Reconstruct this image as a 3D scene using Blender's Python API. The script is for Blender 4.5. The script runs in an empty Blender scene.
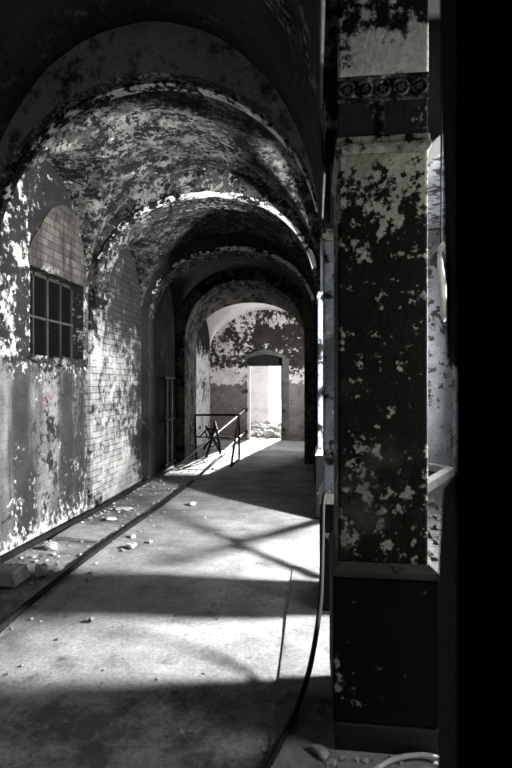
import bpy, bmesh, math, random
from mathutils import Vector, noise as mnoise
random.seed(7)
SC = bpy.context.scene
COL = SC.collection

# ------------------------------------------------------------------ materials
def mat(name, base, layers=(), rough=0.85, rough2=None, bump=0.35, spec=0.1, grain=0.35, grain_scale=40, metal=0.0):
    m = bpy.data.materials.new(name); m.use_nodes = True
    t = m.node_tree; t.nodes.clear(); L = t.links.new
    def N(ty, **kw):
        n = t.nodes.new(ty)
        for k, v in kw.items(): setattr(n, k, v)
        return n
    def put(sock, v):
        if hasattr(v, 'is_output'): L(v, sock)
        else: sock.default_value = v
    def mth(op, a, b=0.0, clamp=False):
        n = N('ShaderNodeMath', operation=op, use_clamp=clamp); put(n.inputs[0], a); put(n.inputs[1], b); return n.outputs[0]
    pos = N('ShaderNodeNewGeometry').outputs['Position']
    sep = N('ShaderNodeSeparateXYZ'); L(pos, sep.inputs[0])
    def noise(scale, detail=8, r=0.62, stretch=(1, 1, 1), off=(0, 0, 0)):
        mp = N('ShaderNodeMapping'); L(pos, mp.inputs[0]); mp.inputs['Scale'].default_value = stretch; mp.inputs['Location'].default_value = off
        n = N('ShaderNodeTexNoise'); L(mp.outputs[0], n.inputs['Vector'])
        n.inputs['Scale'].default_value = scale; n.inputs['Detail'].default_value = detail; n.inputs['Roughness'].default_value = r
        return n.outputs['Fac']
    def ramp(axis, pts, lo, hi):
        mr = N('ShaderNodeMapRange'); L(sep.outputs[axis], mr.inputs[0]); mr.inputs[1].default_value = lo; mr.inputs[2].default_value = hi
        cr = N('ShaderNodeValToRGB'); L(mr.outputs[0], cr.inputs[0]); e = cr.color_ramp.elements
        while len(e) > 1: e.remove(e[-1])
        for i, (p, v) in enumerate(pts):
            q = (p - lo) / (hi - lo)
            el = e[0] if i == 0 else e.new(min(1, max(0, q)))
            el.position = min(1, max(0, q)); g = v + 0.5; el.color = (g, g, g, 1)
        return mth('SUBTRACT', cr.outputs[0], 0.5)
    def mix(f, a, b, mode='MIX'):
        n = N('ShaderNodeMix', data_type='RGBA', blend_type=mode); put(n.inputs[0], f)
        put(n.inputs[6], a); put(n.inputs[7], b); return n.outputs[2]
    def c4(c): return (c[0], c[1], c[2], 1)
    def duo(c1, c2, sc, k):
        f = mth('MULTIPLY_ADD', noise(sc, 7, .65, off=(k * 3.1, k, 5 * k)), 3.2); f.node.inputs[2].default_value = -1.1; f.node.use_clamp = True
        return mix(f, c4(c1), c4(c2))
    height = None
    if base[0] == 'brick':
        _, axis, c1, c2, mo = base
        cb = N('ShaderNodeCombineXYZ'); L(sep.outputs[axis], cb.inputs[0]); L(sep.outputs[2], cb.inputs[1])
        b = N('ShaderNodeTexBrick'); L(cb.outputs[0], b.inputs[0])
        b.inputs['Color1'].default_value = c4(c1); b.inputs['Color2'].default_value = c4(c2); b.inputs['Mortar'].default_value = c4(mo)
        b.inputs['Scale'].default_value = 1; b.inputs['Brick Width'].default_value = .25; b.inputs['Row Height'].default_value = .08
        b.inputs['Mortar Size'].default_value = .007; b.inputs['Mortar Smooth'].default_value = .4
        col = b.outputs['Color']
        height = mth('MULTIPLY', b.outputs['Fac'], -0.5)
    else:
        col = duo(base[0], base[1], base[2] if len(base) > 2 else 2.0, 1)
    for i, ly in enumerate(layers):
        k = i + 2
        v = mth('MULTIPLY', noise(ly['scale'], ly.get('detail', 9), ly.get('r', .66), ly.get('stretch', (1, 1, 1)), (k * 7.3, k * 1.7, k)), .66)
        w = mth('MULTIPLY', noise(ly['scale'] * .28, 3, .5, ly.get('stretch', (1, 1, 1)), (k, k * 4, k * 2.2)), .34)
        s = mth('ADD', v, w)
        for ax, key, lo, hi in ((0, 'x', -4, 4), (1, 'y', -2, 16), (2, 'z', 0, 5)):
            if key in ly: s = mth('ADD', s, ramp(ax, ly[key], lo, hi))
        mr = N('ShaderNodeMapRange', interpolation_type='SMOOTHSTEP'); L(s, mr.inputs[0])
        so = ly.get('soft', .03); mr.inputs[1].default_value = ly['thr'] - so; mr.inputs[2].default_value = ly['thr'] + so
        mr.inputs[4].default_value = ly.get('op', 1.0)
        f = mr.outputs[0]
        col = mix(f, col, duo(ly['c'], ly.get('c2', ly['c']), ly.get('cs', 3), k))
        hh = mth('MULTIPLY', f, ly.get('h', .6))
        height = hh if height is None else mth('ADD', height, hh)
    fine = noise(grain_scale, 6, .7)
    g = N('ShaderNodeMapRange'); L(fine, g.inputs[0]); g.inputs[1].default_value = .25; g.inputs[2].default_value = .75
    g.inputs[3].default_value = 1 - grain; g.inputs[4].default_value = 1 + grain
    col = mix(1.0, col, g.outputs[0], 'MULTIPLY')
    fh = mth('MULTIPLY', fine, .5)
    height = fh if height is None else mth('ADD', height, fh)
    bp = N('ShaderNodeBump'); bp.inputs['Strength'].default_value = bump; bp.inputs['Distance'].default_value = .02; L(height, bp.inputs['Height'])
    sh = N('ShaderNodeBsdfPrincipled'); L(col, sh.inputs['Base Color']); L(bp.outputs[0], sh.inputs['Normal'])
    sh.inputs['Specular IOR Level'].default_value = spec; sh.inputs['Metallic'].default_value = metal
    if rough2 is not None:
        rm = N('ShaderNodeMapRange'); L(noise(3, 5), rm.inputs[0]); rm.inputs[1].default_value = .35; rm.inputs[2].default_value = .65
        rm.inputs[3].default_value = rough; rm.inputs[4].default_value = rough2; L(rm.outputs[0], sh.inputs['Roughness'])
    else: sh.inputs['Roughness'].default_value = rough
    o = N('ShaderNodeOutputMaterial'); L(sh.outputs[0], o.inputs[0])
    return m

def gr(v, w=0.0): return (v * (1 + w), v, v * (1 - w))
SOOT = gr(.004, .03); SOOT2 = gr(.03, .06); PALE = (.56, .56, .53); PALE2 = (.36, .36, .34)

M = {}
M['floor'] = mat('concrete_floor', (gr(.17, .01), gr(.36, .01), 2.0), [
    dict(c=gr(.05), c2=gr(.1), scale=4.0, r=.7, thr=.58, soft=.07, op=.9, x=[(-2.9, .13), (-2.1, .05), (-1.4, -.03), (0.1, -.03)], y=[(1.9, .13), (2.4, .10), (2.8, .02), (3.2, -.01), (5, -.01), (10, -.04)], h=-.3),  # stains, thickened near the camera to paint pillar shade into the floor colour
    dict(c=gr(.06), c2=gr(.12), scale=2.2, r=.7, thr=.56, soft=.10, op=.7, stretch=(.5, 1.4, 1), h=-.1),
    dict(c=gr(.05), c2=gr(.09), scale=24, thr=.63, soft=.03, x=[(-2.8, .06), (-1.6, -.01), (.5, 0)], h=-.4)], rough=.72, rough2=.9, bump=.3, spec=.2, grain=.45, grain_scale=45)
M['strip'] = mat('concrete_threshold', (gr(.12), gr(.26), 2), [dict(c=gr(.05), c2=gr(.1), scale=6, thr=.58, soft=.05)], bump=.4)
M['vault'] = mat('sooty_vault_plaster', (gr(.014, .04), gr(.045, .05), 2.2), [
    dict(c=gr(.17, .03), c2=gr(.07, .04), scale=9, thr=.515, soft=.06, r=.72, y=[(3.4, -.03), (4.1, .03), (6.2, .02), (6.6, -.01), (10, -.03)]),
    dict(c=gr(.004), c2=gr(.008), scale=20, thr=.505, soft=.025, r=.72, h=-.6),
    dict(c=PALE, c2=PALE2, scale=26, thr=.63, soft=.02, r=.72)], bump=.6, grain=.6, grain_scale=45)
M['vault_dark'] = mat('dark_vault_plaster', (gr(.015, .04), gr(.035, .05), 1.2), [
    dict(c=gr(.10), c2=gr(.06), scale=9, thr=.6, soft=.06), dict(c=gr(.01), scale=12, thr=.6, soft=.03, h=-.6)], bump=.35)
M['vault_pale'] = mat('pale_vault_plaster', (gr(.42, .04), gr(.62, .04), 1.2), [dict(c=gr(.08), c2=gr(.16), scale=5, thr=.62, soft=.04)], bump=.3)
M['rib'] = mat('smooth_grey_rib', (gr(.11, .03), gr(.22, .04), 1.6), [
    dict(c=gr(.02), c2=gr(.04), scale=9, thr=.57, soft=.05, h=-.5, op=.9),
    dict(c=gr(.018), c2=gr(.03), scale=8, thr=.5, soft=.04, z=[(0, .1), (2.4, .06), (2.9, .0), (3.3, -.09), (4, -.12)], h=-.5),
    dict(c=PALE, c2=PALE2, scale=16, thr=.645, soft=.02)], bump=.3, grain=.4, grain_scale=25)
M['rib_front'] = mat('cracked_grey_arch_face', (gr(.36, .03), gr(.55, .04), 1.4), [
    dict(c=gr(.03), c2=gr(.06), scale=7, r=.7, thr=.55, soft=.06, h=-.5, op=.9),
    dict(c=PALE, c2=PALE2, scale=20, r=.7, thr=.63, soft=.02)], bump=.3, grain=.4, grain_scale=25)
M['rib_rough'] = mat('flaking_rib', (gr(.016, .04), gr(.05, .04), 3), [
    dict(c=gr(.24, .03), c2=gr(.14), scale=16, thr=.53, soft=.03), dict(c=SOOT, scale=24, thr=.53, soft=.03, h=-.5)], bump=.6, grain=.5, grain_scale=30)
M['rim'] = mat('flaking_white_rim', (gr(.5, .02), gr(.7, .02), 6), [dict(c=SOOT, c2=gr(.015), scale=14, thr=.49, soft=.03, x=[(-2.7, .05), (-1.6, -.01), (0, -.04)], h=-.6)], bump=.6)
M['brick_rib'] = mat('sooty_brick_arch', (gr(.03, .08), gr(.11, .1), 4), [dict(c=SOOT, scale=7, thr=.53, soft=.04), dict(c=gr(.22, .05), scale=14, thr=.6, soft=.03)], bump=.7)
M['wall_window'] = mat('flaking_window_wall', ('brick', 1, gr(.3), gr(.17), gr(.08)), [
    dict(c=gr(.06), c2=gr(.16), scale=4, thr=.5, soft=.06, op=.9, y=[(3, .25), (4.9, .2), (5.3, .04), (5.9, -.03), (6.2, -.04)], z=[(0, .1), (.5, .0), (1.7, -.01), (1.85, .4), (5, .5)], h=.4),
    dict(c=(.5, .5, .48), c2=(.26, .26, .25), scale=14, r=.72, thr=.5, soft=.03, z=[(0, -.3), (1.7, -.25), (1.85, .03), (4, .03)], y=[(3.8, .08), (4.6, .05), (5.2, -.02), (6.2, .0)], h=.5),
    dict(c=SOOT, c2=gr(.011), scale=15, r=.74, thr=.50, soft=.03, z=[(0, -.09), (1.65, -.09), (1.72, -.01), (1.95, .015), (4, .05)], y=[(3.6, -.05), (4.5, .01), (4.9, .05), (5.3, .07), (6.2, .05)], h=-.9),
    dict(c=gr(.012), c2=gr(.028), scale=2.2, thr=.5, soft=.10, stretch=(1, 2.4, .3), z=[(0, .04), (1.7, .03), (1.85, -.4), (5, -.4)], y=[(4.0, -.12), (4.25, -.1), (4.5, .12), (4.7, .1), (4.95, -.14), (5.2, -.1), (5.4, .08), (5.6, -.03)], h=-.1),  # dark bands put the gaps between window reflections into the wall colour
    dict(c=gr(.5), c2=gr(.36), scale=16, r=.72, thr=.6, soft=.04, z=[(0, .10), (.3, .02), (1.0, -.03), (1.55, -.03), (1.75, .06), (1.82, -.3), (5, -.3)])],
    rough=.5, rough2=.8, spec=.22, bump=.4, grain=.35)
WB = ('brick', 1, gr(.30, .03), gr(.17, .04), gr(.06))
M['brick_white'] = mat('limewashed_brick', WB, [
    dict(c=gr(.42), c2=gr(.55), scale=5, r=.72, thr=.53, soft=.08, op=.7, z=[(0, .02), (1.2, .01), (2.2, .0), (2.7, -.12), (5, -.2)], h=.05),
    dict(c=SOOT, c2=gr(.012), scale=6, r=.72, thr=.53, soft=.07, z=[(0, -.08), (.8, .01), (2.0, .0), (2.6, .10), (4, .2)], y=[(6.2, .0), (7.2, .01), (7.9, .12)], op=.93, h=-.2)], bump=.55, grain=.3)
M['brick_bare'] = mat('bare_brick_patch', ('brick', 1, (.085, .075, .066), (.045, .04, .035), gr(.03)), [
    dict(c=gr(.016), c2=gr(.008), scale=5, r=.7, thr=.49, soft=.09, stretch=(1, 2, .4), op=.85, h=-.1), dict(c=gr(.28), c2=gr(.2), scale=10, thr=.6, soft=.04, z=[(0, .07), (2.5, .05), (2.9, -.06), (4, -.06)], h=.1)], bump=.6)
M['brick_pier'] = mat('flaking_brick_pier', ('brick', 1, gr(.3), gr(.16), gr(.07)), [
    dict(c=gr(.42), c2=gr(.3), scale=5, thr=.52, soft=.07, y=[(5.9, 0), (6.3, 0), (6.42, .14), (6.6, .2)], h=.3),
    dict(c=SOOT, c2=gr(.011), scale=6, thr=.54, soft=.05, z=[(0, .01), (.6, -.01), (2.2, -.01), (2.45, .1), (3, .2)], r=.72, h=-.3)], bump=.5)
M['earth'] = mat('dark_aisle_floor', (gr(.03), gr(.07), 4), [], bump=.6)
M['brick_dark'] = mat('sooty_brick', ('brick', 1, gr(.045), gr(.025), gr(.012)), [dict(c=SOOT, c2=gr(.008), scale=3, thr=.47, soft=.08, op=.9, h=-.1)], bump=.6)
M['end_wall'] = mat('flaking_end_wall', ('brick', 0, (.17, .152, .135), (.09, .08, .07), gr(.09, .05)), [
    dict(c=(.12, .108, .098), c2=(.22, .2, .185), scale=4, r=.7, thr=.47, soft=.08, op=.85, z=[(0, -.1), (.5, -.02), (1.4, .06), (2, .2), (5, .2)], x=[(-3, -.04), (-2, 0), (0, .04)], h=.2),
    dict(c=(.045, .039, .035), c2=(.022, .02, .018), scale=6, thr=.5, soft=.04, z=[(0, -.12), (1.6, -.1), (1.85, .1), (5, .25)], h=.2),
    dict(c=(.7, .68, .65), c2=(.45, .43, .41), scale=9, r=.7, thr=.53, soft=.015, z=[(0, -.3), (1.4, -.2), (1.6, .06), (1.95, .05), (2.12, -.03), (3.0, -.02), (3.3, .04), (4, .04)], x=[(-3, .02), (-2.2, .03), (-1.3, -.03), (0, -.01)])], bump=.5, grain=.4)
M['dark_wall'] = mat('sooty_dark_wall', (gr(.01), gr(.025), 2), [dict(c=gr(.14), c2=gr(.09), scale=9, thr=.635, soft=.03)], bump=.4)
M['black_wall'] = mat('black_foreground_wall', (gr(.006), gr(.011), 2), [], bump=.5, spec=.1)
M['aisle_wall'] = mat('cold_aisle_wall', ((.36, .37, .385), (.6, .61, .63), 3), [dict(c=gr(.05), c2=gr(.1), scale=7, thr=.54, soft=.03, z=[(0, -.04), (2, 0), (3.5, .02)])], bump=.5)
# pillar
G_OL = (.006, .007, .004)
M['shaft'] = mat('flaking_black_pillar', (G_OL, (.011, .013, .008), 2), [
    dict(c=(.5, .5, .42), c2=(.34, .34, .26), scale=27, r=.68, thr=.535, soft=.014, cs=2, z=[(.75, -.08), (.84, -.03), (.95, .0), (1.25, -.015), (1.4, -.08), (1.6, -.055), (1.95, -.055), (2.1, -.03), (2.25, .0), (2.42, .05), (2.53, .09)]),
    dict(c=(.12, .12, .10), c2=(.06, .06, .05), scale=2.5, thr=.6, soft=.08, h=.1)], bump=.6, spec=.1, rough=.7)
M['impost'] = mat('flaking_pale_impost', ((.6, .6, .56), (.4, .4, .37), 4), [dict(c=SOOT, c2=gr(.011), scale=11, r=.7, thr=.52, soft=.03, z=[(2.5, 0), (2.86, -.03), (3.0, -.04), (3.08, .05), (4, .03)], h=-.6)], bump=.6)
M['frieze'] = mat('dark_frieze', (gr(.014), gr(.03), 4), [dict(c=PALE, c2=PALE2, scale=14, r=.7, thr=.575, soft=.02)], bump=.6, rough=.6)
M['moulding'] = mat('worn_moulding', ((.36, .36, .31), (.2, .2, .17), 8), [dict(c=SOOT, scale=16, r=.7, thr=.53, soft=.03)], bump=.5)
M['carving'] = mat('sooty_carving', ((.05, .05, .045), (.09, .09, .08), 6), [dict(c=SOOT, scale=20, thr=.5, soft=.03), dict(c=PALE, c2=PALE2, scale=22, r=.7, thr=.6, soft=.02)], bump=.5)
M['ledge'] = mat('worn_ledge', ((.03, .031, .024), (.06, .06, .048), 6), [dict(c=SOOT, scale=9, thr=.6, soft=.05)], bump=.4)
M['pbase'] = mat('black_pillar_base', (gr(.003), gr(.006), 3), [dict(c=(.3, .3, .27), c2=(.16, .16, .14), scale=12, thr=.62, soft=.02, r=.7)], bump=.35, spec=.1)
M['plinth'] = mat('slate_plinth', ((.012, .014, .016), (.022, .025, .028), 4), [], bump=.3, rough=.6)
M['pier_cold'] = mat('flaking_cold_pier', ((.15, .17, .2), (.26, .28, .32), 3), [dict(c=SOOT, c2=gr(.008), scale=8, thr=.52, soft=.04, z=[(0, .12), (.7, .06), (1.2, -.02), (4, 0)], h=-.4), dict(c=PALE, scale=12, thr=.6, soft=.03)], bump=.5)
M['iron'] = mat('rusty_iron', (gr(.01, .1), gr(.025, .12), 12), [], rough=.7, bump=.3, spec=.15)
M['dull_bar'] = mat('dull_grey_bar', (gr(.02), gr(.04), 9), [], rough=.8)
M['steel'] = mat('galvanised_cable', (gr(.3), gr(.45), 9), [], rough=.6, bump=.2, spec=.5)
M['rubber'] = mat('black_rubber', (gr(.008), gr(.014), 6), [], rough=.85, bump=.15, spec=.15)
M['white_hose'] = mat('grey_hose', (gr(.35), gr(.5), 6), [], rough=.5, bump=.15)
M['stone'] = mat('pale_rubble', (gr(.36, .02), gr(.6, .02), 6), [dict(c=gr(.12), scale=12, thr=.58, soft=.05)], bump=.5)
M['stone_dark'] = mat('grey_rubble', (gr(.16), gr(.3), 6), [], bump=.5)
M['timber'] = mat('pale_timber', ((.42, .41, .38), (.6, .58, .55), 5), [dict(c=gr(.1), scale=9, thr=.62, soft=.04, stretch=(2, 2, .3))], bump=.4)
M['surround'] = mat('mossy_plaster_surround', ((.06, .064, .057), (.12, .124, .112), 5), [dict(c=gr(.04), scale=8, thr=.6, soft=.05)], bump=.6)
M['court_wall'] = mat('weathered_courtyard_wall', ((.52, .5, .47), (.7, .68, .66), 1.5), [dict(c=(.3, .29, .28), c2=(.4, .38, .37), scale=2.5, thr=.58, soft=.06, stretch=(.5, 1, 1))], bump=.4)
M['court_ground'] = mat('courtyard_ground', (gr(.34), gr(.5), 2), [dict(c=gr(.16), scale=5, thr=.55, soft=.06)], bump=.6)
M['cloth'] = mat('pale_cloth', (gr(.4), gr(.6), 8), [], bump=.3)
M['red_paint'] = mat('faded_red_paint', ((.2, .085, .085), (.12, .06, .06), 20), [], bump=.1)
gm = bpy.data.materials.new('dark_window_glass'); gm.use_nodes = True
b = gm.node_tree.nodes['Principled BSDF']; b.inputs['Base Color'].default_value = (.01, .01, .012, 1); b.inputs['Roughness'].default_value = .25
b.inputs['Specular IOR Level'].default_value = 0; b.inputs['Base Color'].default_value = (.003, .003, .003, 1); M['glass'] = gm

# ------------------------------------------------------------------ mesh helpers
class MB:
    def __init__(s): s.bm = bmesh.new(); s.mi = 0
    def face(s, pts):
        vs = [s.bm.verts.new(p) for p in pts]
        try:
            f = s.bm.faces.new(vs); f.material_index = s.mi; return f
        except ValueError: return None
    def box(s, x0, x1, y0, y1, z0, z1, top=None, seg=1):
        # top: (dx0,dx1,dy0,dy1) inset of the upper rectangle
        a = top or (0, 0, 0, 0)
        v = [(x0, y0, z0), (x1, y0, z0), (x1, y1, z0), (x0, y1, z0), (x0 + a[0], y0 + a[2], z1), (x1 - a[1], y0 + a[2], z1), (x1 - a[1], y1 - a[3], z1), (x0 + a[0], y1 - a[3], z1)]
        vs = [s.bm.verts.new(p) for p in v]
        for f in ((0, 3, 2, 1), (4, 5, 6, 7), (0, 1, 5, 4), (1, 2, 6, 5), (2, 3, 7, 6), (3, 0, 4, 7)):
            q = s.bm.faces.new([vs[i] for i in f]); q.material_index = s.mi
        return s
    def tube(s, pts, r, n=10, caps=True):
        pts = [Vector(p) for p in pts]; rings = []
        up = Vector((0, 0, 1))
        for i, p in enumerate(pts):
            d = (pts[min(i + 1, len(pts) - 1)] - pts[max(i - 1, 0)]).normalized()
            a = d.cross(up)
            if a.length < .05: a = d.cross(Vector((1, 0, 0)))
            a.normalize(); c = a.cross(d).normalized()
            rr = r[i] if isinstance(r, (list, tuple)) else r
            rings.append([s.bm.verts.new(p + a * rr * math.cos(2 * math.pi * k / n) + c * rr * math.sin(2 * math.pi * k / n)) for k in range(n)])
        for A, B in zip(rings, rings[1:]):
            for k in range(n):
                f = s.bm.faces.new((A[k], A[(k + 1) % n], B[(k + 1) % n], B[k])); f.smooth = True; f.material_index = s.mi
        if caps:
            s.bm.faces.new(rings[0][::-1]); s.bm.faces.new(rings[-1])
        return s
    def prism(s, poly, axis, t0, t1):
        # poly: list of (a, z); axis 'x' extrudes along x (poly in y,z), 'y' extrudes along y (poly in x,z)
        P = (lambda a, z, t: (t, a, z)) if axis == 'x' else (lambda a, z, t: (a, t, z))
        A = [s.bm.verts.new(P(a, z, t0)) for a, z in poly]; B = [s.bm.verts.new(P(a, z, t1)) for a, z in poly]
        n = len(poly)
        for f in [A[::-1], B] + [[A[i], A[(i + 1) % n], B[(i + 1) % n], B[i]] for i in range(n)]:
            q = s.bm.faces.new(f); q.material_index = s.mi
        return s
    def rock(s, c, size, seed, flat=.7):
        r = bmesh.ops.create_icosphere(s.bm, subdivisions=2, radius=1)
        rnd = random.Random(seed); off = Vector((rnd.random() * 50, rnd.random() * 50, rnd.random() * 50))
        sx, sy, sz = size * rnd.uniform(.7, 1.3), size * rnd.uniform(.7, 1.3), size * flat * rnd.uniform(.8, 1.1)
        a = rnd.uniform(0, 6.28); zmin = 1e9
        for v in r['verts']:
            k = 1 + .55 * mnoise.noise(v.co * 1.3 + off)
            q = Vector([math.copysign(abs(t) ** .75, t) for t in v.co]) * k
            x, y = q.x * sx, q.y * sy
            v.co = Vector((x * math.cos(a) - y * math.sin(a), x * math.sin(a) + y * math.cos(a), q.z * sz)); zmin = min(zmin, v.co.z)
        for v in r['verts']: v.co += Vector((c[0], c[1], c[2] - zmin))
        for v in r['verts']:
            for f in v.link_faces: f.material_index = s.mi
        return s
    def build(s, name, mats, parent=None, bevel=0, kind=None, recalc=True, origin=None, smooth=False):
        if recalc: bmesh.ops.recalc_face_normals(s.bm, faces=s.bm.faces)
        if smooth:
            for f in s.bm.faces: f.smooth = True
        me = bpy.data.meshes.new(name); s.bm.to_mesh(me); s.bm.free()
        o = bpy.data.objects.new(name, me); COL.objects.link(o)
        for m in (mats if isinstance(mats, list) else [mats]): me.materials.append(M[m])
        if origin:
            me.transform(__import__('mathutils').Matrix.Translation(-Vector(origin))); o.location = origin
        if parent:
            o.parent = parent; q = parent
            while q: o.location = Vector(o.location) - Vector(q.location); q = q.parent
        if bevel:
            bv = o.modifiers.new('bevel', 'BEVEL'); bv.width = bevel; bv.segments = 2; bv.limit_method = 'ANGLE'
        if kind: o['kind'] = kind
        return o
def thing(name, loc, label, cat, group=None):
    o = bpy.data.objects.new(name, None); COL.objects.link(o); o.location = loc; o.empty_display_size = .1
    o['label'] = label; o['category'] = cat; o['kind'] = 'thing'
    if group: o['group'] = group
    return o
def tag(o, label, cat, group=None):
    o['label'] = label; o['category'] = cat; o['kind'] = 'thing'
    if group: o['group'] = group
    return o
S = 'structure'
def arch_wall(mb, axis, a0, a1, o0, o1, zs, rise, z0, z1, t0, t1, n=28, p=2.0):
    """wall running a0..a1 with an arched opening o0..o1, between t0 and t1 thick"""
    def bx(p0, p1, q0, q1):
        if p1 - p0 < 1e-5: return
        if axis == 'x': mb.box(p0, p1, t0, t1, q0, q1)
        else: mb.box(t0, t1, p0, p1, q0, q1)
    bx(a0, o0, z0, z1); bx(o1, a1, z0, z1)
    c, r = (o0 + o1) / 2, (o1 - o0) / 2
    pts = []
    for i in range(n + 1):
        th = math.pi * (1 - i / n); x = math.cos(th); pts.append((c + r * x, zs + rise * (max(0, 1 - abs(x) ** p)) ** (1 / p)))
    poly = pts + [(o1, z1), (o0, z1)]
    # slices so no concave ngon is needed
    P = (lambda a, z, t: (a, t, z)) if axis == 'x' else (lambda a, z, t: (t, a, z))
    for (x0, h0), (x1, h1) in zip(pts, pts[1:]):
        for t in (t0, t1): mb.face([P(x0, h0, t), P(x1, h1, t), P(x1, z1, t), P(x0, z1, t)])
        mb.face([P(x0, h0, t0), P(x1, h1, t0), P(x1, h1, t1), P(x0, h0, t1)])
    mb.face([P(o0, z1, t0), P(o1, z1, t0), P(o1, z1, t1), P(o0, z1, t1)])
    return pts

XL, XR = -2.75, 0.05
# ------------------------------------------------------------------ floor
mb = MB(); nx, ny = 60, 170
vg = [[None] * (ny + 1) for _ in range(nx + 1)]
for i in range(nx + 1):
    for j in range(ny + 1):
        x = -3.0 + 6.0 * i / nx; y = -1.6 + 16.1 * j / ny
        z = .010 * (mnoise.noise(Vector((x * 1.3, y * 1.3, 0))) - .4) + .004 * mnoise.noise(Vector((x * 6, y * 6, 3)))
        vg[i][j] = mb.bm.verts.new((x, y, min(0.0, z)))
for i in range(nx):
    for j in range(ny): mb.bm.faces.new((vg[i][j], vg[i + 1][j], vg[i + 1][j + 1], vg[i][j + 1])).smooth = True
mb.box(-3.0, 3.0, -1.6, 14.5, -.2, -.03)
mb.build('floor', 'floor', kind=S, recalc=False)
MB().box(.605, 2.6, 2.9, 9.6, -.02, .006).build('floor', 'earth', kind=S)
mb = MB(); mb.box(-.19, .60, 1.0, 4.35, -.02, .008)
mb.build('trim_1', 'strip', kind=S, bevel=.004)

# ------------------------------------------------------------------ left wall (one structure, bays differ in finish)
mb = MB(); X0 = XL - .45
mb.mi = 0
W0, W1, WZ0, WZ1 = 4.69, 5.83, 1.815, 2.71
mb.box(X0, XL, -1.6, W0, -.05, 4.9)
mb.box(X0, XL, W0, W1, 1.0, WZ0); mb.box(X0, XL, W0, W1, WZ1, 4.9)
mb.box(X0, XL, W0, 6.3, -.05, 1.0)
mb.box(X0, XL, W1, 6.3, 1.0, 4.9)
mb.mi = 2; mb.box(X0, XL, 6.3, 8.05, -.05, 4.9)
mb.mi = 3; mb.box(X0, XL, 8.1, 11.0, -.05, 4.9)
mb.mi = 1; mb.box(X0, XL - .17, 11.0, 14.2, -.05, 4.9)
WL = mb.build('wall_left', ['wall_window', 'brick_pier', 'brick_white', 'brick_dark'], kind=S)
# bare brick patch above and beside the window
mb = MB()
patch = [(4.67, 2.71), (4.655, 2.86), (4.72, 2.97), (4.85, 3.12), (4.97, 3.27), (5.07, 3.38), (5.2, 3.46), (5.38, 3.53), (5.6, 3.54), (5.78, 3.47), (5.87, 3.3), (5.885, 3.12), (5.86, 2.96), (5.9, 2.85), (6.02, 2.72), (6.12, 2.6), (6.15, 2.45), (6.14, 2.0), (6.12, 1.8), (5.83, 1.79), (5.83, 2.71)]
mb.prism(patch, 'x', XL, XL + .012)
mb.build('brick_patch', 'brick_bare', parent=WL, bevel=.004)
mb = MB(); rnd = random.Random(3)
sill = [(4.62, 1.80)] + [(4.7 + i * .06, 1.822 + rnd.uniform(-.004, .03)) for i in range(20)] + [(5.9, 1.80), (5.88, 1.75)] + [(5.8 - i * .1, 1.76 + rnd.uniform(-.03, .01)) for i in range(11)]
mb.prism(sill, 'x', XL - .02, XL + .03); mb.build('sill', 'wall_window', parent=WL)
mb = MB()
for pts in ([(4.86, 1.40), (4.9, 1.43), (4.93, 1.385), (4.97, 1.43), (5.0, 1.39)], [(5.04, 1.42), (5.08, 1.385), (5.12, 1.42)], [(4.88, 1.33), (4.98, 1.335), (5.1, 1.33)]):
    mb.tube([(XL + .002, y, z) for y, z in pts], .006, 6)
mb.build('paint_scrawl', 'red_paint', parent=WL)['label'] = 'faded red paint scrawl'

# window_1: barred dark opening
mb = MB()
mb.box(XL - .17, XL - .13, W0, W1, WZ0, WZ0 + .035); mb.box(XL - .17, XL - .13, W0, W1, WZ1 - .035, WZ1)
mb.box(XL - .17, XL - .13, W0, W0 + .035, WZ0, WZ1); mb.box(XL - .17, XL - .13, W1 - .035, W1, WZ0, WZ1)
WN = mb.build('window_1', 'iron', kind=S)
for i in (1, 2, 3):
    y = W0 + (W1 - W0) * i / 4
    MB().box(XL - .165, XL - .13, y - .014, y + .014, WZ0, WZ1).build('glazing_bar', 'dull_bar' if i == 2 else 'iron', parent=WN)
z = WZ0 + .43
MB().box(XL - .16, XL - .125, W0, W1, z - .012, z + .012).build('glazing_bar', 'dull_bar', parent=WN)
MB().box(XL - .155, XL - .15, W0, W1, WZ0, WZ1).build('pane', 'glass', parent=WN)
MB().box(X0 - .5, X0 - .45, W0 - .3, W1 + .3, WZ0 - .3, WZ1 + .3).build('wall_dark_room', 'black_wall', kind=S)

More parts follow.
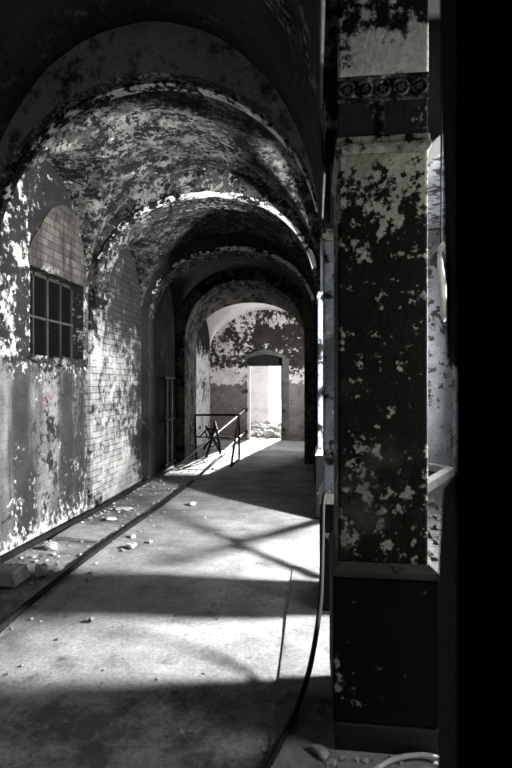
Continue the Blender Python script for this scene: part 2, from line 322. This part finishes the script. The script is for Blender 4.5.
# ------------------------------------------------------------------ transverse ribs
def rib(name, y0, y1, cx, r, zs, hf, hb, legs, mats, lz=0.0, rim=None, inset=0.0, bulge=0.55, p=2.0):
    mb = MB(); n = 64
    def arc(h, rr, y):
        out = []
        for i in range(n + 1):
            c = math.cos(math.pi * (1 - i / n)); out.append((cx + rr * c, y, zs + (h - zs) * (max(0, 1 - abs(c) ** p)) ** (1 / p)))
        return out
    inn0, inn1 = arc(hf, r, y0), arc(hb, r, y1)
    out0, out1 = arc(hf + bulge, r + .4, y0), arc(hb + bulge, r + .4, y1)
    V = lambda L_: [mb.bm.verts.new(q) for q in L_]
    A, B, C, D = V(inn0), V(inn1), V(out0), V(out1)
    for i in range(n):
        mb.mi = 0
        for q in ((A[i], A[i + 1], B[i + 1], B[i]),): mb.bm.faces.new(q).material_index = 0
        for q in ((A[i], A[i + 1], C[i + 1], C[i]), (B[i], B[i + 1], D[i + 1], D[i]), (C[i], C[i + 1], D[i + 1], D[i])): mb.bm.faces.new(q).material_index = 1
    mb.mi = len(mats) - 1
    if 'L' in legs: mb.box(cx - r - .45, cx - r - inset, y0, y1, lz, zs if not inset else zs - .12); (inset and mb.box(cx - r - .45, cx - r, y0, y1, zs - .12, zs))
    if 'R' in legs: mb.box(cx + r, cx + r + .45, y0, y1, lz, zs)
    o = mb.build(name, mats, kind=S)
    if rim:
        yy, h, th, m_, dy, a0, a1 = rim
        mb = MB(); rr = random.Random(name)
        k = [i for i in range(n + 1) if a0 <= i / n <= a1]
        src = arc(h, r, yy)
        ring = []
        for i in k:
            x, y, zz = src[i]; d = Vector((x - cx, 0, zz - zs)); d = d.normalized()
            w = th * rr.uniform(.65, 1.15)
            ring.append([mb.bm.verts.new(Vector((x, y + q, zz)) + d * e) for q, e in ((-dy, -.012), (dy, -.012), (dy, w), (-dy, w))])
        for P_, Q_ in zip(ring, ring[1:]):
            for j in range(4): mb.bm.faces.new((P_[j], P_[(j + 1) % 4], Q_[(j + 1) % 4], Q_[j]))
        mb.bm.faces.new(ring[0]); mb.bm.faces.new(ring[-1][::-1])
        mb.build('edge_moulding', m_, parent=o)['label'] = 'pale flaking plaster edge'
    return o
CX, RR = -1.30, 1.345
rib('trim_2', 2.23, 2.60, CX, RR, 2.65, 4.0, 4.0, 'L', ['rib_rough', 'rib_rough'])
rib('trim_3', 3.86, 4.05, CX, RR, 2.65, 3.97, 3.95, 'L', ['rib_rough', 'rib_front'], rim=(4.0, 3.95, .045, 'rim', .05, .1, .94))
rib('trim_4', 5.95, 6.30, CX - .02, RR - .02, 2.62, 3.78, 3.74, 'L', ['rib_rough', 'rib_rough', 'brick_pier'], rim=(5.97, 3.78, .05, 'rim', .03, .1, .95), p=2.15, inset=.065)
rib('trim_5', 7.90, 8.25, CX - .02, RR - .04, 2.6, 3.66, 3.62, 'LR', ['rib_rough', 'dark_wall'], rim=(7.92, 3.66, .04, 'rim', .025, .1, .95), p=2.1)
r4 = rib('trim_6', 10.0, 11.0, -1.395, 1.19, 2.42, 3.60, 3.31, 'LR', ['brick_rib', 'brick_rib'], bulge=.9, p=2.1)
# fill either side of the last, narrower arch
MB().box(.2, .7, 10.0, 11.0, 0, 4.9).box(-3.2, -3.0, 10.0, 11.0, 0, 4.9).build('wall_cross', 'dark_wall', kind=S)

# ------------------------------------------------------------------ vaults
def vault(y0, y1, xl, xr, zs, h, hl, m_, n=56, side_l=True, side_r=True):
    mb = MB(); cx, r = (xl + xr) / 2, (xr - xl) / 2; cy, ry = (y0 + y1) / 2, (y1 - y0) / 2
    g = []
    for i in range(n + 1):
        c = math.cos(math.pi * (1 - i / n)); x = cx + r * c; row = []
        for j in range(n + 1):
            d = math.cos(math.pi * (1 - j / n)); y = cy + ry * d
            a = zs + (h - zs) * math.sqrt(max(0, 1 - c * c)); b_ = zs + (hl - zs) * math.sqrt(max(0, 1 - d * d)) if hl else 0
            k = .05; z_ = max(a, b_) if abs(a - b_) > k else (max(a, b_) + (k - abs(a - b_)) ** 2 / (4 * k))
            z_ += .012 * mnoise.noise(Vector((x * 3, y * 3, z_ * 3)))
            row.append(mb.bm.verts.new((x, y, z_)))
        g.append(row)
    for i in range(n):
        for j in range(n): mb.bm.faces.new((g[i][j], g[i][j + 1], g[i + 1][j + 1], g[i + 1][j])).smooth = True
    o = mb.build('ceiling', m_, kind=S)
    sd = o.modifiers.new('thickness', 'SOLIDIFY'); sd.thickness = .02; sd.offset = -1
    return o
vault(-1.6, 2.17, XL - .02, .03, 2.7, 4.2, None, 'vault_dark')
vault(2.59, 3.88, XL + .04, .055, 2.65, 4.39, None, 'vault_dark')
vault(4.04, 5.93, XL - .02, .10, 2.62, 4.12, 3.88, 'vault')
vault(6.28, 7.91, XL - .02, .08, 2.6, 3.92, 3.62, 'vault')
vault(8.23, 10.01, XL - .02, .08, 2.6, 3.84, 3.55, 'vault_dark')
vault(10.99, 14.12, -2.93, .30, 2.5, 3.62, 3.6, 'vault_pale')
MB().box(-3.4, 3.2, -1.7, 14.6, 4.9, 5.05).build('ceiling', 'dark_wall', kind=S)

# ------------------------------------------------------------------ right side: arcade spandrels, wall beyond, aisle
mb = MB()
arch_wall(mb, 'y', 2.71, 3.46, 2.72, 3.44, 2.62, .55, 2.62, 4.9, .10, .46)
mb.box(.06, .46, 3.46, 4.05, 2.61, 4.9)
arch_wall(mb, 'y', 4.05, 6.48, 4.05, 5.90, 2.62, .95, 2.61, 4.9, .06, .46)
mb.box(.05, .46, 6.48, 10.0, -.05, 4.9)
mb.box(.30, .7, 11.0, 12.1, -.05, 4.9); mb.box(.30, .7, 13.2, 14.2, -.05, 4.9); mb.box(.30, .7, 12.1, 13.2, -.05, .9); mb.box(.30, .7, 12.1, 13.2, 2.8, 4.9)
mb.build('wall_right', ['dark_wall'], kind=S)

# aisle: outer wall with two tall window openings, end wall, cross arch and ceiling
XO = 2.45
mb = MB()
wins = [(1.2, 2.3, 1.0, 2.7), (3.72, 4.18, 1.3, 2.6), (7.3, 8.7, 1.0, 3.0)]
y = -1.6
for a, b_, z0, z1 in wins:
    mb.box(XO, XO + .4, y, a, -.05, 4.9); mb.box(XO, XO + .4, a, b_, -.05, z0); mb.box(XO, XO + .4, a, b_, z1, 4.9); y = b_
mb.box(XO, XO + .4, y, 11, -.05, 4.9)
mb.build('wall_aisle_side', 'aisle_wall', kind=S)
MB().box(.46, XO + .4, 9.6, 9.8, -.05, 4.9).build('wall_aisle_end', 'aisle_wall', kind=S)
mb = MB(); arch_wall(mb, 'x', .46, XO, .52, XO - .05, 2.5, .95, 2.45, 4.9, 3.50, 4.0); mb.build('wall_aisle_arch', 'dark_wall', kind=S)
MB().box(.48, XO + .1, -1.6, 3.5, 3.9, 4.0).build('ceiling', 'black_wall', kind=S)
MB().box(.46, XO + .1, 4.0, 9.7, 4.3, 4.4).build('ceiling', 'aisle_wall', kind=S)
MB().box(-3.2, 2.9, -1.75, -1.6, -.05, 4.9).build('wall_back', 'dark_wall', kind=S)

# ------------------------------------------------------------------ end wall and door
mb = MB(); DX0, DX1 = -1.87, -.90
arch_wall(mb, 'x', -3.3, .8, DX0, DX1, 2.25, .12, -.05, 4.9, 14.1, 14.5)
mb.build('wall_end', 'end_wall', kind=S)
mb = MB()
mb.box(DX0, DX0 + .075, 14.12, 14.24, 0, 2.06)
D = mb.build('door_1', 'timber', kind=S)
MB().box(DX1 - .03, DX1, 14.12, 14.24, 0, 2.06).build('jamb', 'surround', parent=D)
MB().box(DX0, DX1, 14.12, 14.24, 2.05, 2.10).build('lintel', 'dark_wall', parent=D)
mb = MB()
pts = []
for i in range(21):
    t = i / 20; x = DX0 - .06 + (DX1 - DX0 + .14) * t; pts.append((x, 2.24 + .13 * math.sin(math.pi * t), 2.33 + .17 * math.sin(math.pi * t) + .03 * mnoise.noise(Vector((x * 6, 0, 0)))))
for (x0, a0, b0), (x1, a1, b1) in zip(pts, pts[1:]):
    mb.prism([(x0, a0), (x1, a1), (x1, b1), (x0, b0)], 'y', 14.06, 14.1)
mb.build('hood_moulding', 'surround', parent=D)
MB().box(DX1 + .01, DX1 + .19, 14.075, 14.1, 0, 2.26).build('plaster_surround', 'surround', parent=D)
MB().box(DX0, DX1, 14.18, 14.22, 2.10, 2.40).build('transom_board', 'dark_wall', parent=D)
for z in (.22, .83, 1.35): MB().box(DX0 - .06, DX0 + .02, 14.03, 14.12, z - .045, z + .045).build('hinge', 'iron', parent=D)
for z in (.3, .83): MB().box(DX1 + .01, DX1 + .09, 14.04, 14.1, z - .04, z + .04).build('hinge', 'iron', parent=D)

# courtyard
MB().box(-14, 12, 14.5, 60, -.2, -.02).build('ground_courtyard', 'court_ground', kind=S)
MB().box(-9, -1.72, 19, 19.5, -.1, 6).build('wall_courtyard', 'court_wall', kind=S)
mb = MB(); rnd = random.Random(11)
for i in range(420):
    yy = 14.8 + 4.0 * rnd.random() ** .8; xx = rnd.uniform(-3.0, .6)
    if yy > 18.5 and xx < -1.8: continue
    mb.mi = 0 if rnd.random() < .6 else 1
    mb.rock((xx, yy, -.03), rnd.uniform(.04, .17), i, .7)
o = mb.build('rubble', ['stone', 'stone_dark'], kind='stuff'); o['label'] = 'heap of broken masonry outside the far doorway'; o['category'] = 'rubble'

# ------------------------------------------------------------------ pillars
def rosette(x, z, y, par):
    mb = MB()
    ring = [(x + .031 * math.cos(a), y, z + .031 * math.sin(a)) for a in [2 * math.pi * i / 18 for i in range(19)]]
    mb.tube(ring, .0085, 8)
    for a in range(6):
        t = a * math.pi / 3; mb.tube([(x, y, z), (x + .022 * math.cos(t), y, z + .022 * math.sin(t))], [.008, .005], 6)
    mb.build('rosette', 'carving', parent=par)
P1 = thing('pillar', (.28, 2.41, 0), 'massive black flaking pillar nearest the camera with a rosette frieze', 'pillar')
MB().box(.085, .515, 2.18, 2.72, .008, .12).build('plinth', 'plinth', parent=P1, bevel=.006)
MB().box(.075, .515, 2.19, 2.71, .12, .735).build('base', 'pbase', parent=P1, bevel=.01)
MB().box(.07, .52, 2.185, 2.715, .735, .755).box(.07, .52, 2.185, 2.715, .755, .795, top=(.027, .045, .02, .02)).build('ledge', 'ledge', parent=P1, bevel=.004)
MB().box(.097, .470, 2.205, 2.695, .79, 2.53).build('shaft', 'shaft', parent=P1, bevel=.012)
MB().box(.097, .470, 2.205, 2.695, 2.525, 2.545, top=(-.012, -.012, -.012, -.012)).box(.085, .482, 2.193, 2.707, 2.545, 2.565).box(.09, .476, 2.2, 2.70, 2.565, 2.598).build('neck_moulding', 'moulding', parent=P1, bevel=.004)
FZ = MB().box(.097, .468, 2.21, 2.69, 2.595, 2.85).build('frieze', 'frieze', parent=P1, bevel=.004)
for i in range(5): rosette(.132 + i * .075, 2.80, 2.21, FZ)
MB().box(.094, .472, 2.205, 2.215, 2.745, 2.76).box(.094, .472, 2.205, 2.215, 2.84, 2.855).box(.27, .29, 2.203, 2.215, 2.6, 2.745).build('fillet', 'carving', parent=FZ, bevel=.002)
MB().box(.097, .472, 2.205, 2.695, 2.85, 3.6).build('impost_block', 'impost', parent=P1, bevel=.01)

def pillar(x0, x1, y0, y1, label, m_):
    P = thing('pillar', ((x0 + x1) / 2, (y0 + y1) / 2, 0), label, 'pillar')
    MB().box(x0 - .025, x1 + .03, y0 - .025, y1 + .03, .008, .735).build('base', 'pbase', parent=P, bevel=.01)
    MB().box(x0 - .03, x1 + .035, y0 - .03, y1 + .035, .735, .80, top=(.03, .035, .03, .035)).build('ledge', 'timber', parent=P, bevel=.004)
    MB().box(x0, x1, y0, y1, .79, 2.53).build('shaft', m_, parent=P, bevel=.012)
    MB().box(x0 - .012, x1 + .012, y0 - .012, y1 + .012, 2.53, 2.61).build('neck_moulding', 'moulding', parent=P, bevel=.006)
    return P
pillar(.06, .46, 3.53, 3.98, 'second pillar with cold grey flaking paint, half hidden behind the nearest pillar', 'pier_cold')
pillar(.03, .46, 5.90, 6.43, 'third and farthest pillar, a thin pale edge at the end of the arcade', 'pier_cold')

# ------------------------------------------------------------------ foreground wall on the right, torn edge
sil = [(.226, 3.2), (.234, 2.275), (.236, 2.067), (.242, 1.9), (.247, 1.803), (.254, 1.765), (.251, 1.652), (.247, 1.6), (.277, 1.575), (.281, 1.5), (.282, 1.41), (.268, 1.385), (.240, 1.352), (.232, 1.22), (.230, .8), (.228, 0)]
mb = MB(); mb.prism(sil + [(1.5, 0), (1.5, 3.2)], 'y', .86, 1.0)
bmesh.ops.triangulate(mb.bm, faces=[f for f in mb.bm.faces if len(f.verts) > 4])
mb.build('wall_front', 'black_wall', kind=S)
# pale cloth hank hung in the aisle
RG = thing('hanging_rag', (.72, 3.0, 1.9), 'pale knotted rag hanging on a cord in the bright gap right of the nearest pillar', 'rag')
mb = MB()
mb.tube([(.70, 3.0, 2.30), (.715, 2.99, 2.33), (.755, 2.985, 2.30), (.78, 2.98, 2.22), (.775, 2.98, 2.12), (.77, 2.98, 2.0), (.74, 2.98, 1.92)], [.018, .026, .034, .034, .028, .03, .012], 12)
mb.tube([(.70, 3.0, 2.29), (.705, 3.0, 2.2), (.715, 2.99, 2.08), (.72, 2.99, 1.95), (.722, 2.99, 1.90)], [.012, .018, .022, .018, .006], 12)
mb.build('cloth', 'cloth', parent=RG, smooth=True)
MB().tube([(.71, 3.0, 2.31), (.71, 3.0, 3.9)], .005, 6).build('cord', 'rubber', parent=RG)

# ------------------------------------------------------------------ cables, hose
def smooth_path(pts, n=10):
    P = [Vector(p) for p in pts]; out = []
    for i in range(len(P) - 1):
        p0, p1, p2, p3 = P[max(i - 1, 0)], P[i], P[i + 1], P[min(i + 2, len(P) - 1)]
        for k in range(n):
            t = k / n; out.append(.5 * ((2 * p1) + (p2 - p0) * t + (2 * p0 - 5 * p1 + 4 * p2 - p3) * t * t + (3 * p1 - p0 - 3 * p2 + p3) * t ** 3))
    out.append(P[-1]); return out
mb = MB(); mb.tube(smooth_path([(-1.7, 2.0, .024), (-1.95, 2.98, .024), (-1.99, 4.58, .024), (-1.93, 6.2, .024), (-1.91, 7.9, .024)], 8), .023, 10)
tag(mb.build('cable', 'rubber'), 'dark cable running along the open floor to the lower left corner', 'cable')
mb = MB(); mb.tube([(-1.91, 7.95, .022), (-1.93, 13.9, .22)], .016, 10)  # far stretch of the floor cable; its lit look is put into paler colour
tag(mb.build('lit_stretch', 'steel'), 'lit far stretch of the floor cable, coloured pale, sloping down from the low door bracket', 'lit_stretch')
mb = MB(); mb.tube(smooth_path([(-2.69, 3.0, .03), (-2.69, 4.2, .03), (-2.62, 6.0, .03), (-2.61, 7.8, .03), (-2.58, 9.1, .03)], 8), .03, 10)
tag(mb.build('pipe', 'rubber'), 'dark pipe lying along the foot of the left wall', 'pipe')
mb = MB(); mb.tube([(-2.53, 9.2, .03), (-1.93, 13.95, .83)], .02, 10)  # far stretch of the wall pipe, coloured pale for the light on it
tag(mb.build('lit_stretch', 'steel'), 'lit far stretch of the wall pipe, coloured pale, rising to the upper door bracket like a handrail', 'lit_stretch')
mb = MB(); mb.tube(smooth_path([(.09, 3.47, .83), (.055, 3.43, .78), (.045, 3.25, .52), (.03, 2.95, .30), (-.02, 2.65, .12), (-.08, 2.42, .035), (-.14, 2.2, .022), (-.2, 2.0, .022)], 8), .014, 10)
tag(mb.build('hose', 'rubber', smooth=True), 'black hose drooping from the second pillar ledge to the floor', 'hose')
mb = MB(); mb.tube(smooth_path([(.22, 2.06, .02), (.30, 2.12, .025), (.38, 2.15, .03), (.47, 2.16, .03), (.56, 2.12, .02)], 8), .010, 8)
tag(mb.build('hose', 'white_hose', smooth=True), 'short pale hose curving over the floor before the nearest pillar', 'hose')
mb = MB(); mb.tube(smooth_path([(.95, 4.6, 2.4), (.93, 4.6, 1.6), (.97, 4.6, 1.3), (.93, 4.6, 1.0), (.95, 4.6, .02)], 6), .01, 8)
tag(mb.build('wire', 'rubber'), 'thin dark wire hanging against the bright aisle wall', 'wire')

# ------------------------------------------------------------------ railing, trestle, gate
RL = thing('railing', (-1.95, 10.2, 0), 'low dark iron railing frame beside the left jamb of the last arch', 'railing')
r_ = .022
MB().tube([(-2.47, 10.35, .91), (-1.53, 10.35, .92)], r_).build('top_rail', 'iron', parent=RL)
MB().tube([(-2.45, 10.35, .46), (-1.55, 10.35, .45)], r_ * .7).build('middle_rail', 'iron', parent=RL)
for a, c in (((-2.43, 10.35, 0), (-2.46, 10.35, .92)), ((-1.54, 10.35, 0), (-1.54, 10.35, .93)), ((-1.56, 9.45, 0), (-1.54, 10.3, .90))):
    MB().tube([a, c], r_).build('post', 'iron', parent=RL)
MB().tube([(-1.56, 9.45, .02), (-1.54, 10.35, .02)], r_).build('foot_rail', 'iron', parent=RL)
TR = thing('trestle', (-2.2, 10.8, 0), 'dark broken trestle with splayed legs standing behind the railing', 'trestle')
for a, c in (((-2.28, 10.6, 0), (-2.14, 10.9, .72)), ((-1.98, 10.7, 0), (-2.16, 10.9, .74)), ((-2.42, 11.0, .12), (-2.2, 11.1, .60)), ((-2.1, 11.3, 0), (-2.42, 11.2, .62))):
    MB().tube([a, (Vector(a) + Vector(c)) / 2 + Vector((.02, 0, 0)), c], [.026, .03, .022]).build('leg', 'iron', parent=TR)
MB().tube([(-2.5, 10.9, .38), (-2.33, 10.95, .58), (-2.06, 10.9, .57)], .02).build('crossbar', 'iron', parent=TR)
MB().tube([(-2.4, 11.05, .5), (-2.2, 10.85, .2), (-2.05, 10.8, .3)], .016).build('brace', 'iron', parent=TR)
GT = thing('gate', (-2.62, 9.2, 0), 'dark iron barred gate leaf standing against the sooty left wall', 'gate')
for y in (8.9, 9.05, 9.2, 9.35, 9.5): MB().tube([(-2.66, y, .03), (-2.66, y, 1.68)], .014, 8).build('bar', 'steel' if y in (9.05, 9.35) else 'iron', parent=GT)
for z in (.1, .9, 1.66): MB().box(-2.675, -2.645, 8.88, 9.52, z - .02, z + .02).build('crossbar', 'iron', parent=GT)
# crossed bars between pillars: they throw the X on the floor
CB = thing('cross_brace', (.28, 4.9, 0), 'crossed iron bars between second and third pillars throwing an X-shaped shadow', 'brace')
MB().tube([(.27, 5.81, .115), (.27, 4.07, .81)], .045).build('bar', 'iron', parent=CB)
MB().tube([(.35, 4.07, .25), (.35, 5.81, 1.62)], .04).build('bar', 'iron', parent=CB)

mb = MB(); e0, e1 = Vector((2.775, .01)), Vector((3.505, 1.86)); nrm = Vector((-(e1 - e0).y, (e1 - e0).x)).normalized() * .34  # added panel, out of view, slanted to throw shade over the near floor
mb.prism([(max(2.745, q.x), max(.012, q.y)) for q in (e0, e1, e1 + nrm, Vector((2.745, .82)), Vector((2.745, .01)))], 'x', .30, .335)
bmesh.ops.triangulate(mb.bm, faces=[f for f in mb.bm.faces if len(f.verts) > 4])
tag(mb.build('shade_board', 'iron', origin=(.317, 3.0, 0)), 'wide dark panel added to shade the near floor, unseen behind the nearest pillar', 'shade_board')
# floor frame in the aisle
FR = thing('timber_frame', (1.9, 8.6, 0), 'pale timber frame lying round a dark hole on the aisle floor', 'frame')
def plank(a, c, w, z0, z1, par, name, m_):
    a, c = Vector((a[0], a[1], 0)), Vector((c[0], c[1], 0)); d = (c - a).normalized(); s = Vector((-d.y, d.x, 0)) * w / 2
    mb = MB(); v = [a - s, c - s, c + s, a + s]
    A = [mb.bm.verts.new((q.x, q.y, z0)) for q in v]; B = [mb.bm.verts.new((q.x, q.y, z1)) for q in v]
    for f in [A[::-1], B] + [[A[i], A[(i + 1) % 4], B[(i + 1) % 4], B[i]] for i in range(4)]: mb.bm.faces.new(f)
    return mb.build(name, m_, parent=par, bevel=.004)
cs = [(2.28, 9.0), (1.95, 9.5), (1.0, 8.9), (1.32, 7.1)]
for i in range(4): plank(cs[i], cs[(i + 1) % 4], .14, 0, .14, FR, 'plank', 'timber')
mb = MB(); mb.face([(x, y, .012) for x, y in cs]); mb.bm.faces.ensure_lookup_table(); r = bmesh.ops.extrude_face_region(mb.bm, geom=mb.bm.faces[:]); [setattr(v, 'co', v.co + Vector((0, 0, .01))) for v in r['geom'] if isinstance(v, bmesh.types.BMVert)]
mb.build('dark_hole_sheet', 'black_wall', parent=FR)  # flat black sheet standing in for the dark inside of the hole

# ------------------------------------------------------------------ debris
def chunk(name, x, y, size, label, cat, m_='stone', flat=.6, group=None, seed=1):
    o = MB().rock((x, y, -.004), size, seed, flat).build(name, m_, origin=(x, y, 0)); return tag(o, label, cat, group)
mb = MB(); mb.box(-2.62, -2.27, 3.66, 3.90, .0, .105, top=(.01, .03, .015, .02))
for v in mb.bm.verts: v.co += Vector((.02 * mnoise.noise(v.co * 9), .02 * mnoise.noise(v.co * 7 + Vector((3, 0, 0))), 0))
tag(mb.build('masonry_block', 'stone', bevel=.008), 'white squared masonry block at the lower left by the wall', 'block')
mb = MB(); mb.prism([(-2.62, .0), (-2.12, .0), (-2.10, .025), (-2.55, .05)], 'y', 4.8, 5.25)
tag(mb.build('plaster_slab', 'stone_dark', bevel=.006), 'flat grey plaster slab lying under the brick part of the wall', 'slab')
frs = [('plaster_chip', -2.2, 3.92, .055, 'white upright plaster chip touching the masonry block', .9), ('plaster_chip', -2.46, 4.55, .05, 'pale plaster chip against the wall pipe behind the masonry block', .6),
       ('plaster_chip', -2.12, 4.03, .045, 'flat pale chip in front of the dusty heap right of the block', .4), ('stone', -1.72, 4.68, .04, 'small pale stone beside the floor cable, nearest of three', .6),
       ('stone', -1.60, 4.85, .03, 'small pale stone beside the floor cable, middle of three', .6), ('stone', -1.83, 5.0, .035, 'small pale stone beside the floor cable, farthest of three', .6),
       ('stone', -.71, 2.5, .018, 'lone pebble on the dark shadow band of the floor', .7), ('stone', -1.55, 6.4, .05, 'grey stone out on the bright floor beyond the cable', .5),
       ('plaster_chip', -2.36, 6.1, .08, 'flat pale chip below the plaster pilaster', .25), ('plaster_chip', -2.3, 5.6, .05, 'white chip past the grey slab beside the wall pipe', .5),
       ('stone', -1.45, 3.2, .02, 'pebble on the bright floor left of centre', .7)]
for i, (n_, x, y, s_, l_, fl_) in enumerate(frs): chunk(n_, x, y, s_, l_, 'stone' if n_ == 'stone' else 'plaster chip', 'stone', fl_, None, 40 + i)
for i, (x, y, s_, l_) in enumerate([(.02, 2.15, .028, 'dark lump of rubble at the left corner of the near pillar base'), (.07, 2.11, .02, 'small dark lump just right of the corner lump by the near pillar'), (.2, 2.13, .015, 'dark crumb in front of the middle of the near pillar')]):
    chunk('rubble_lump', x, y, s_, l_, 'rubble', 'stone_dark', .6, None, 80 + i)
mb = MB(); rnd = random.Random(5)
for i in range(420):
    y = 3.0 + 8 * rnd.random() ** 1.3; x = -2.6 + .9 * rnd.random() ** 2.2; mb.mi = 0 if rnd.random() < .45 else 1
    mb.rock((x, y, -.006), rnd.uniform(.004, .02), 200 + i, .6)
for i in range(90):
    mb.mi = 0 if rnd.random() < .4 else 1; mb.rock((rnd.uniform(-1.8, -.1), rnd.uniform(2, 7), -.008), rnd.uniform(.004, .011), 900 + i, .6)
for i in range(50):
    mb.mi = 1; mb.rock((rnd.uniform(-.05, .55), rnd.uniform(1.95, 2.16), .005), rnd.uniform(.004, .012), 1300 + i, .6)
o = mb.build('debris', ['stone', 'stone_dark'], kind='stuff'); o['label'] = 'plaster crumbs scattered along the left wall and over the floor'; o['category'] = 'debris'
mb = MB()
for i in range(130):
    mb.mi = 1; mb.rock((rnd.uniform(.9, 2.3), rnd.uniform(4.6, 6.8), -.002), rnd.uniform(.02, .07), 1500 + i, .6)
o = mb.build('debris', ['stone', 'earth'], kind='stuff'); o['label'] = 'dark rubble covering the aisle floor behind the pillar'; o['category'] = 'debris'

# ------------------------------------------------------------------ light
w = bpy.data.worlds.new('sky'); SC.world = w; w.use_nodes = True
bg = w.node_tree.nodes['Background']; bg.inputs[0].default_value = (.97, .985, 1, 1); bg.inputs[1].default_value = 1.6
def area(name, loc, rot, sx, sy, e, col=(1, 1, 1)):
    l = bpy.data.lights.new(name, 'AREA'); l.shape = 'RECTANGLE'; l.size = sx; l.size_y = sy; l.energy = e; l.color = col
    o = bpy.data.objects.new(name, l); COL.objects.link(o); o.location = loc; o.rotation_euler = rot; return o
HP = math.pi / 2
area('window_daylight', (XO + .12, 3.85, 1.95), (0, HP, 0), .4, .30, 1400)          # faces -X: size is the height, size_y the width
area('window_daylight_near', (XO + .12, 1.75, 1.9), (0, HP, 0), 1.4, 1.0, 60)
area('window_daylight_far', (XO + .12, 8.0, 2.0), (0, HP, 0), 1.8, 1.2, 95, (.9, .95, 1))
area('window_daylight_end', (.45, 12.65, 1.85), (0, HP, 0), 1.8, 1.0, 115)
s = bpy.data.lights.new('sun', 'SUN'); s.energy = 32; s.angle = math.radians(1.5); s.color = (1, .98, .95)
so = bpy.data.objects.new('sun', s); COL.objects.link(so)
az, el = math.radians(9), math.radians(20)
so.rotation_euler = Vector((-math.sin(az) * math.cos(el), -math.cos(az) * math.cos(el), -math.sin(el))).to_track_quat('-Z', 'Y').to_euler()

# ------------------------------------------------------------------ camera
cam = bpy.data.cameras.new('camera'); co = bpy.data.objects.new('camera', cam); COL.objects.link(co)
cam.sensor_fit = 'AUTO'; cam.sensor_width = 36; cam.lens = 24
co.location = (0, 0, 1.55); co.rotation_euler = (HP, 0, math.atan(59 / 512)); cam.clip_start = .05
cam.dof.use_dof = True; cam.dof.focus_distance = 5; cam.dof.aperture_fstop = 2.6
SC.camera = co
vs = SC.view_settings; vs.view_transform = 'Standard'; vs.look = 'None'; vs.gamma = 1; vs.exposure = 0; vs.use_curve_mapping = False
SC.cycles.max_bounces = 8; SC.cycles.diffuse_bounces = 5; SC.cycles.use_denoising = True
